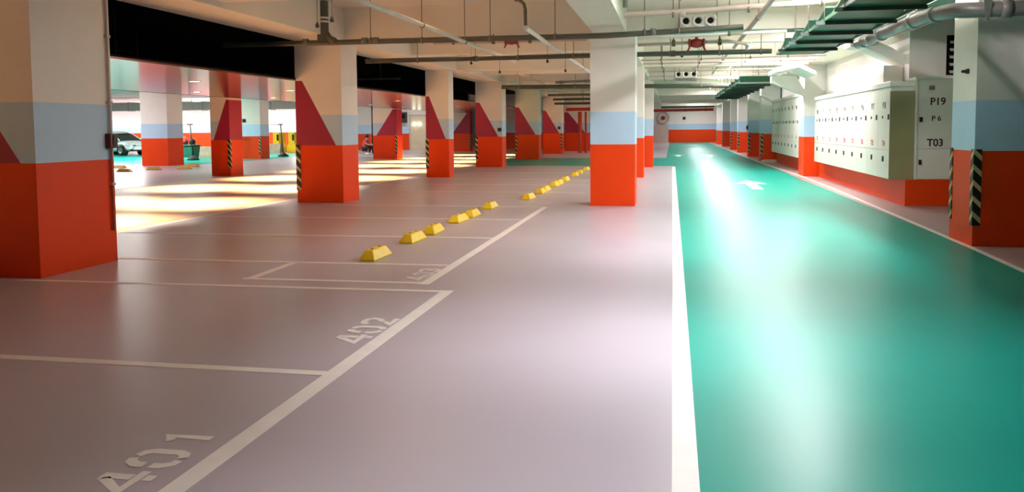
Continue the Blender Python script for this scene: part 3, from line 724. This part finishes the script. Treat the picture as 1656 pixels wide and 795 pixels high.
for yy in (1.5, 6.0, 10.3, 14.9, 19.6, 24.0, 28.4, 31.6, 36.0, 39.6, 44.0, 48.5, 53.5, 61.0, 69.5, 74.5, 82.5):
    batten(0.1 if yy < 12 else 2.03, yy, 3.8 if yy < 12 else 3.66, TUBE_L, 'white tube lamp in the row over the green lane, %s from the camera' % RANK[k], watts=LANE_W * (0.38 if yy < 8 else 0.2 if yy < 12 else 2.3 if yy < 18 else 2.7), col=(1.0, 0.97, 1.0), up=.15 if yy < 12 else .74, spread=84 if yy < 12 else 180); k += 1
for yy, lb in ((20.9, 'added white wash lamp in front of the near lockers, the nearest of three'), (24.4, 'added white wash lamp in front of the near lockers, the middle of three'), (28.0, 'added white wash lamp by the slim pillar between the lockers, last of three')):
    batten(3.1, yy, 3.7, TUBE_L, lb, watts=125, col=(1.0, 0.96, 0.94), up=.3)  # wash lamps added to brighten the locker fronts
for xx, ww, uu, lb in ((0.2, 95, .82, 'added white fill lamp tucked behind the first thin beam over the lane, left one'), (2.04, 430, .6, 'added white fill lamp tucked behind the first thin beam over the lane, right one')):
    batten(xx, 12.75, 3.66, TUBE_L, lb, watts=ww, col=(1.0, 0.98, 1.0), up=uu)  # fill put in behind the beam to whiten beam faces and middle pillar
batten(2.4, 9.4, 3.84, TUBE_L, 'white tube lamp above the near green tray', watts=50, col=(1.0, 0.96, 0.95), up=.05)
k = 0
for (x, yy) in ((-4.0, 2.0), (-4.0, 9.4), (-4.0, 12.7), (-4.0, 18.6), (-4.0, 22.6), (-4.0, 27.8), (-4.0, 34.9), (-4.0, 47.0), (-4.0, 53.0)):
    batten(x, yy, 3.7, TUBE_B, 'added warm fill lamp between the beams over the bays, %s from the camera' % RANK[k], math.pi / 2, watts=BAY_FILL_W * (0.2 if yy < 8 else 0.22 if yy < 12 else 1.1), col=(1.0, 0.58, 0.28), up=.85); k += 1  # warm fill added out of sight to tint bay ceiling and pillar fronts
k = 0
for (x, yy) in ((-17.5, 29.0), (-17.5, 38.0), (-18, 47.0), (-18, 57), (-25, 31), (-26, 39), (-25, 47), (-28, 62), (-29.5, 42), (-36, 62), (-39, 46), (-30, 67), (-37, 67), (-44, 67), (-51, 67)):
    batten(x, yy, 3.82, TUBE_C, 'added white tube lamp over the far left parking area, %s from the driveway side' % RANK[k], math.pi / 2, watts=CROSS_W * (0.22 if x > -19 else 0.8 if yy < 36 else 1.7 if yy < 60 else 1.6), col=(1.0, 0.98, 0.96)); k += 1  # added lamps; several wash the end wall and lift the car

t = thing('hanging_drop', (-7.85, 30.0, 2.5), 'slender white drop shape hanging between the third and fourth driveway pillars', 'lamp')
MB().cyl((0, 0, -.3), (0, 0, 0), .008, 8).build('cord', PIPEW, t)
MB().lathe((0, 0, 0), [(.012, -.28), (.03, -.4), (.06, -.55), (.075, -.66), (.05, -.72), (.001, -.73)], 18).build('drop_body', emit('drop_glow', (1, .96, .9, 1), 1.2), t)  # slim white drop with a weak emission
def downlight(x, y, label):
    t = thing('downlight', (x, y, 2.5), label, 'downlight', 'round downlights in the driveway panels')
    MB().lathe((0, 0, 0), [(.10, -.004), (.13, -.006), (.13, 0.0), (.10, 0.0)], 24).build('ring', STEEL, t)
    MB().lathe((0, 0, -.001), [(.10, 0), (0.001, 0)], 24).build('lens', DISC, t)
    L = bpy.data.lights.new('downlight_beam', 'SPOT'); L.energy = SPOT; L.color = (1.0, 0.80, 0.56)
    L.spot_size = math.radians(82); L.spot_blend = 0.75; L.shadow_soft_size = 0.09
    o = bpy.data.objects.new('downlight_beam', L); COL.objects.link(o); o.parent = t; o.location = (0, 0, -0.03)
    return t
k = 0
for yy in (4.0, 8.2, 12.5, 16.3, 20.8, 25.2, 29.6, 34.0, 38.4, 42.8, 48.0):
    for xx in (-9.6, -12.2):
        downlight(xx, yy, '%s round downlight in the glossy driveway ceiling, row %d from the camera' % ('right hand' if xx > -10 else 'left hand', k + 1))
    k += 1

# ------------------------------------------------------------------ far left things
# door with two round lamps
t = struct(MB().box(-18.5, -17.15, 59.93, 60.0, 0.0, 2.42).build('door_1', DOORP))
fr = MB(); fr.box(-18.6, -18.5, 59.9, 60, 0, 2.52); fr.box(-17.15, -17.05, 59.9, 60, 0, 2.52); fr.box(-18.5, -17.15, 59.9, 60, 2.42, 2.52)
fr.build('door_frame', TAUPE, t)
MB().cyl((-17.3, 59.93, 1.05), (-17.3, 59.86, 1.05), 0.03, 10).build('door_handle', STEEL, t)
for k, x in enumerate((-18.22, -17.82)):
    o = MB().lathe((x, 59.86, 1.85), [(0.001, -.07), (.1, -.05), (.13, 0), (.13, .07)], 20, 0, 'y').build('round_lamp', EMG, None, (x, 59.86, 1.85))
    tag(o, ('left' if k == 0 else 'right') + ' one of two small glowing round lamps on the far beige door', 'lamp', 'round lamps on the far door')
t = thing('loudspeaker', (-18.95, 59.7, 1.95), 'dark box speaker high on the wall left of the far beige door', 'speaker')
MB().box(-.2, .2, -.1, .3, 0, .75).build('cabinet', DARKP, t, bevel=.02); MB().lathe((0, -.1, .45), [(.14, 0), (.15, -.02), (.1, -.01), (.001, .0)], 18, 0, 'y').build('cone', BLACK, t)
o = MB().cyl((-18.3, 51.3, 0), (-18.3, 51.3, ZS), 0.05, 10).build('upright_pole', DARKP, None, (-18.3, 51.3, 0)); tag(o, 'thin dark upright pole beside the crouching person', 'pole')

for x0, x1, lb in ((-58, -31, 'long grey green lamp screening duct under the far left ceiling behind the white car'), (-30.6, -24.2, 'shorter grey green lamp screening duct under the far left ceiling near the yellow barriers')):
    t = thing('screening_casing', ((x0 + x1) / 2, 59.0, 3.0), lb, 'casing', 'lamp screening casings far left'); L = (x1 - x0) / 2  # box standing for the pipe run, added to hide the far lamps
    MB().box(-L, L, -.4, .4, 0, .62).build('casing', mat('grey_green_casing', rgb(176, 182, 172), 0.5), t)
    for q in range(int(L)): MB().box(-L + 2 * q, -L + 2 * q + .06, -.44, .44, -.04, .66).build('flange', STEEL, t)
    for q in (-L * .7, 0, L * .7): MB().cyl((q, 0, .62), (q, 0, ZS - 3.0), .012, 6).build('hanger', ROD, t)
# barrier posts with rope
def post(x, y, label):
    t = thing('barrier_post', (x, y, 0), label, 'barrier post', 'rope barrier posts')
    MB().lathe((0, 0, 0), [(.001, 0), (.3, 0), (.3, .06), (.12, .2), (.05, .24), (.001, .24)], 20).build('base', RUBBER, t)
    MB().cyl((0, 0, .2), (-.12, 0, 1.82), .035, 10).build('pole', DARKP, t)
    MB().box(-.26, .02, -.03, .03, 1.78, 1.84).build('crosspiece', DARKP, t)
    return t
post(-23.95, 40.3, 'black barrier post left of the crimson pillar, in front of the green cart')
post(-23.0, 41.3, 'black barrier post mostly hidden behind the crimson pillar')
post(-21.65, 45.8, 'black barrier post right of the white pillar near the yellow barriers')
tag(MB().tube([(-26.5, 40.3, 1.72), (-25.2, 40.3, 1.76), (-24.22, 40.3, 1.79)], .014, 6).build('rope', DARKP, None, (-26.5, 40.3, 1.72)), 'thin rope strung between the barrier posts left of the crimson pillar', 'rope')
tag(MB().tube([(-24.5, 45.8, 1.8), (-21.92, 45.8, 1.79)], .014, 6).build('rope', DARKP, None, (-24.5, 45.8, 1.8)), 'thin rope tied to the right hand barrier post', 'rope')
def block(x0, x1, y, h, label):
    b = MB(); b.prism([(y, 0), (y + .5, 0), (y + .5, h * .25), (y + .36, h), (y + .14, h), (y, h * .25)], 'x', x0, x1)
    o = b.build('concrete_block', CONC, None, ((x0 + x1) / 2, y, 0)); tag(o, label, 'concrete barrier', 'low concrete barriers')
block(-25.5, -23.1, 43.4, 0.62, 'low grey concrete barrier behind the green cart and rope')
block(-27.6, -24.95, 52.3, 0.6, 'low grey concrete barrier under the yellow barriers')
def water_barrier(x, y, label):
    t = thing('traffic_barrier', (x, y, 0), label, 'traffic barrier', 'yellow plastic barriers', math.pi / 2)
    MB().prism([(-.35, .0), (.35, 0), (.35, .35), (.22, .6), (.22, 1.35), (-.22, 1.35), (-.22, .6), (-.35, .35)], 'x', -.55, .55).build('body', YELLOW, t, bevel=.04)
    MB().box(-.57, -.55, -.2, -.06, .8, 1.2).build('reflector', RUBBER, t)
    return t
water_barrier(-25.85, 54.2, 'yellow plastic barrier left of the thin post by the white pillar')
water_barrier(-24.95, 54.6, 'yellow plastic barrier right of the thin post, cut by the second left pillar')
t = thing('utility_cart', (-24.9, 41.2, 0), 'green cart with a pink bundle on it next to the white pillar', 'cart')
MB().prism([(-.55, .12), (.55, .12), (.65, .72), (-.65, .72)], 'y', -.35, .35).build('tub', CARTG, t, bevel=.03)
MB().box(-.7, .7, -.4, .4, .72, .78).build('rim', CARTG, t, bevel=.02)
for sx in (-.45, .45):
    for sy in (-.28, .28): MB().lathe((sx, sy, .1), [(.001, -.03), (.1, -.03), (.1, .03), (.001, .03)], 14, 0, 'y').build('wheel', RUBBER, t)
MB().tube([(-.65, -.3, .75), (-.8, -.3, 1.0), (-.8, .3, 1.0), (-.65, .3, .75)], .025, 8).build('handle', DARKP, t)
b = MB(); b.lathe((-.15, 0, .78), [(.001, 0), (.26, 0), (.3, .16), (.2, .34), (.12, .42), (.001, .45)], 14); 
tag(b.build('cloth_bundle', SHIRT, None, (-.15, 0, .78)), 'pink bundle lying on the green cart', 'bundle').location = (-25.05, 41.2, .785)
tag(MB().lathe((0, 0, 0), [(.001, 0), (.14, 0), (.16, .2), (.1, .3), (.001, .32)], 12).build('cloth_bundle', HAIR, None, (0, 0, 0)), 'dark small bundle on the right of the green cart', 'bundle').location = (-24.5, 41.2, .785)

# low concrete kerb on the right
o = MB().prism([(3.72, 0), (4.5, 0), (4.5, .09), (3.85, .09), (3.72, .04)], 'y', 37.6, 38.35).build('kerb_block', PIPEW, None, (4.1, 37.9, 0)); tag(o, 'low pale kerb block at the foot of the far lockers', 'kerb')
# boxed step and round sign on the end wall
o = MB().box(-1.9, -.4, 85.3, 86.0, 0, 1.75).build('wall_step', TAUPE, None, (-1.1, 85.6, 0)); tag(o, 'pinkish boxed ledge at the left of the end wall', 'ledge')
t = thing('hose_reel', (-.9, 85.95, 2.4), 'round pale hose reel above the boxed ledge on the end wall', 'hose reel')
MB().lathe((0, 0, 0), [(.5, 0.04), (.62, 0), (.62, -.14), (.5, -.16), (.46, -.08)], 24, 0, 'y').build('ring', PIPEP, t)
MB().lathe((0, -.1, 0), [(.2, 0.1), (.2, -.04), (.001, -.05)], 18, 0, 'y').build('hub', REDM, t)

# ------------------------------------------------------------------ parked car
def car(loc, rz):
    t = thing('car', loc, 'white parked hatchback seen in part behind the left pillar', 'car', None, rz)
    # stations along x (front at +x): half widths and heights
    body = MB(); st = [(-2.05, .62, .45, .75), (-1.95, .76, .32, .95), (-1.4, .84, .22, 1.0), (-.6, .86, .2, .98), (.5, .86, .2, .97), (1.1, .85, .22, .93), (1.65, .80, .24, .80), (1.95, .70, .28, .68), (2.08, .55, .36, .58)]
    rings = []
    for x, hw, z0, z1 in st:
        zm = z0 + (z1 - z0) * .45
        rings.append([(x, -hw * .9, z0), (x, -hw, zm), (x, -hw * .93, z1 - .06), (x, -hw * .75, z1), (x, 0, z1 + .02), (x, hw * .75, z1), (x, hw * .93, z1 - .06), (x, hw, zm), (x, hw * .9, z0), (x, 0, z0)])
    n = 10; vs = [p for r_ in rings for p in r_]
    fs = [(i * n + k, i * n + (k + 1) % n, (i + 1) * n + (k + 1) % n, (i + 1) * n + k) for i in range(len(st) - 1) for k in range(n)] + [tuple(range(n)), tuple((len(st) - 1) * n + k for k in range(n))[::-1]]
    body.add(vs, fs, 0, True); bo = body.build('body', CARW, t)
    md = bo.modifiers.new('subsurf', 'SUBSURF'); md.levels = 2; md.render_levels = 2
    g = MB(); prof = [(-1.75, .92), (-1.4, 1.34), (-.7, 1.44), (.05, 1.42), (.45, 1.29), (1.2, .90)]
    vs = [(x, -(.80 - (z - .9) * .38), z) for x, z in prof] + [(x, (.80 - (z - .9) * .38), z) for x, z in prof]; n = len(prof)
    g.add(vs, [tuple(range(n))[::-1], tuple(range(n, 2 * n))] + [(i, (i + 1) % n, n + (i + 1) % n, n + i) for i in range(n)])
    g.build('window_glass', GLASSD, t, bevel=.03)
    r_ = MB(); vs = []
    for x, z in ((-1.5, 1.33), (-.7, 1.46), (.05, 1.44), (.4, 1.33)): vs += [(x, -.61, z - .01), (x, -.5, z + .03), (x, .5, z + .03), (x, .61, z - .01)]
    r_.add(vs, [(4 * i + k, 4 * i + k + 1, 4 * i + k + 5, 4 * i + k + 4) for i in range(3) for k in range(3)], 0, True)
    r_.build('roof', CARW, t)
    for s in (-1, 1):
        p = MB()
        for a, b_ in (((1.2, .80, .91), (.42, .64, 1.32)), ((-.35, .80, .93), (-.4, .61, 1.42)), ((-1.75, .79, .93), (-1.4, .64, 1.34))):
            p.cyl((a[0], s * (a[1] + .005), a[2]), (b_[0], s * (b_[1] + .005), b_[2]), .035, 8)
        p.build('window_pillar', CARW, t)
        MB().box(.75, .92, s * .92 - .1, s * .92 + .1, .93, 1.06).build('mirror', CARW, t, bevel=.03)
        hl = MB(); hl.prism([(1.6, .62), (1.98, .56), (2.0, .66), (1.7, .76)], 'y', s * .48, s * .76); hl.build('headlamp', LAMPG, t, bevel=.03)
        MB().box(1.72, 2.06, min(s * .3, s * .5), max(s * .3, s * .5), .60, .645).build('lamp_trim', RUBBER, t)
        for x in (-1.3, 1.32):
            wl = MB().lathe((x, s * .78, .31), [(.2, -.1), (.3, -.09), (.31, -.05), (.31, .05), (.3, .09), (.2, .1)], 26, 0, 'y').build('wheel', RUBBER, t)
            h = MB().lathe((x, s * .85, .31), [(.21, .0), (.2, s * -.025), (.05, s * -.03), (.001, s * -.03)], 20, 0, 'y')
            for q in range(5):
                a = q * 2 * math.pi / 5; h.box(-.02, .02, -.01, .01, .04, .2)
                h.v[-8:] = [(x + vx * math.cos(a) + vz * math.sin(a), s * .87 + vy, .31 - vx * math.sin(a) + vz * math.cos(a)) for vx, vy, vz in h.v[-8:]]
            h.build('hub', STEEL, wl)
            MB().lathe((x, s * .70, .33), [(.36, -.16), (.36, .16)], 26, 0, 'y').build('wheel_arch', RUBBER, t)
    MB().box(1.85, 2.075, -.42, .42, .50, .58).build('grille', RUBBER, t, bevel=.01)
    MB().box(1.8, 2.06, -.6, .6, .27, .40).build('bumper_intake', RUBBER, t, bevel=.02)
    MB().box(2.06, 2.085, -.22, .22, .41, .49).build('number_plate', WHITE, t)
    return t
car((-34.3, 49.2, 0), -0.35)

# ------------------------------------------------------------------ crouching person
def skin_mesh(name, pts, edges, rad, m, parent, sub=2):
    me = bpy.data.meshes.new(name); me.from_pydata(pts, edges, [])
    o = bpy.data.objects.new(name, me); COL.objects.link(o)
    sk = o.modifiers.new('skin', 'SKIN'); sk.use_smooth_shade = True
    for i, v in enumerate(me.skin_vertices[0].data):
        v.radius = rad[i] if isinstance(rad[i], tuple) else (rad[i], rad[i]); v.use_root = (i == 0)
    ss = o.modifiers.new('sub', 'SUBSURF'); ss.levels = sub; ss.render_levels = sub
    dg = bpy.context.evaluated_depsgraph_get(); dg.update()
    nm = bpy.data.meshes.new_from_object(o.evaluated_get(dg)); nm.name = name
    o.modifiers.clear(); o.data = nm; nm.materials.clear(); nm.materials.append(m)
    for p in nm.polygons: p.use_smooth = True
    bpy.data.meshes.remove(me)
    o.parent = parent
    return o
t = thing('person', (-18.4, 50.4, 0), 'person in a pink top and dark trousers crouching near the far door', 'person', None, -0.3)
# squat facing +x : pelvis low, knees up in front
J = [(-.12, 0, .34), (-.08, 0, .52), (0.0, 0, .74), (.04, 0, .86), (.07, 0, .93), (.11, 0, 1.04),          # spine 0-5 head
     (-.06, -.11, .32), (.32, -.17, .52), (.10, -.15, .10), (.28, -.16, .04),                                   # right leg
     (-.06, .11, .32), (.32, .17, .52), (.10, .15, .10), (.28, .16, .04),
     (.02, -.19, .82), (.2, -.24, .62), (.38, -.14, .56), (.46, -.10, .55),
     (.02, .19, .82), (.2, .24, .62), (.38, .14, .56), (.46, .10, .55), (.14, 0, 1.12)]
E_ = [(0, 1), (1, 2), (2, 3), (3, 4), (4, 5), (5, 22), (0, 6), (6, 7), (7, 8), (8, 9), (0, 10), (10, 11), (11, 12), (12, 13), (2, 14), (14, 15), (15, 16), (16, 17), (2, 18), (18, 19), (19, 20), (20, 21)]
Rr = [(.13, .15), (.12, .14), (.11, .15), .06, .05, .095, .085, .06, .045, .04, .085, .06, .045, .04, .055, .042, .032, .03, .055, .042, .032, .03, .07]
skin_mesh('body', J, E_, Rr, SKIN, t)
sj = [J[0], J[1], J[2], (.03, 0, .84), J[14], J[15], J[18], J[19]]
skin_mesh('shirt', sj, [(0, 1), (1, 2), (2, 3), (2, 4), (4, 5), (2, 6), (6, 7)], [(.145, .165), (.135, .155), (.125, .165), .075, .07, .058, .07, .058], SHIRT, t)
skin_mesh('trousers', [J[0], J[6], J[7], J[8], J[10], J[11], J[12]], [(0, 1), (1, 2), (2, 3), (0, 4), (4, 5), (5, 6)], [(.14, .16), .1, .075, .06, .1, .075, .06], TROUS, t)
h = MB(); h.lathe((.085, 0, 1.09), [(.001, .115), (.06, .105), (.1, .06), (.115, 0), (.105, -.07), (.08, -.1)], 16); h.build('hair', HAIR, t)
for s in (-1, 1):
    MB().box(.04, .34, s * .16 - .05, s * .16 + .05, 0, .07).build('shoe', VEST, t, bevel=.025)
    MB().lathe((.195, s * .04, 1.075), [(.001, -.012), (.012, 0), (.001, .012)], 8, 0, 'x').build('eye', HAIR, t)
    for q in range(5):
        MB().tube([(.46, s * .1 + (q - 2) * .014, .55), (.51, s * .1 + (q - 2) * .017, .535), (.535, s * .1 + (q - 2) * .017, .51)], .008, 6).build('finger', SKIN, t)
tag(MB().box(-.12, .12, -.1, .1, 0, .3).build('bag', VEST, None, bevel=.03), 'white bag on the ground by the crouching person', 'bag').location = (-17.75, 50.3, 0)
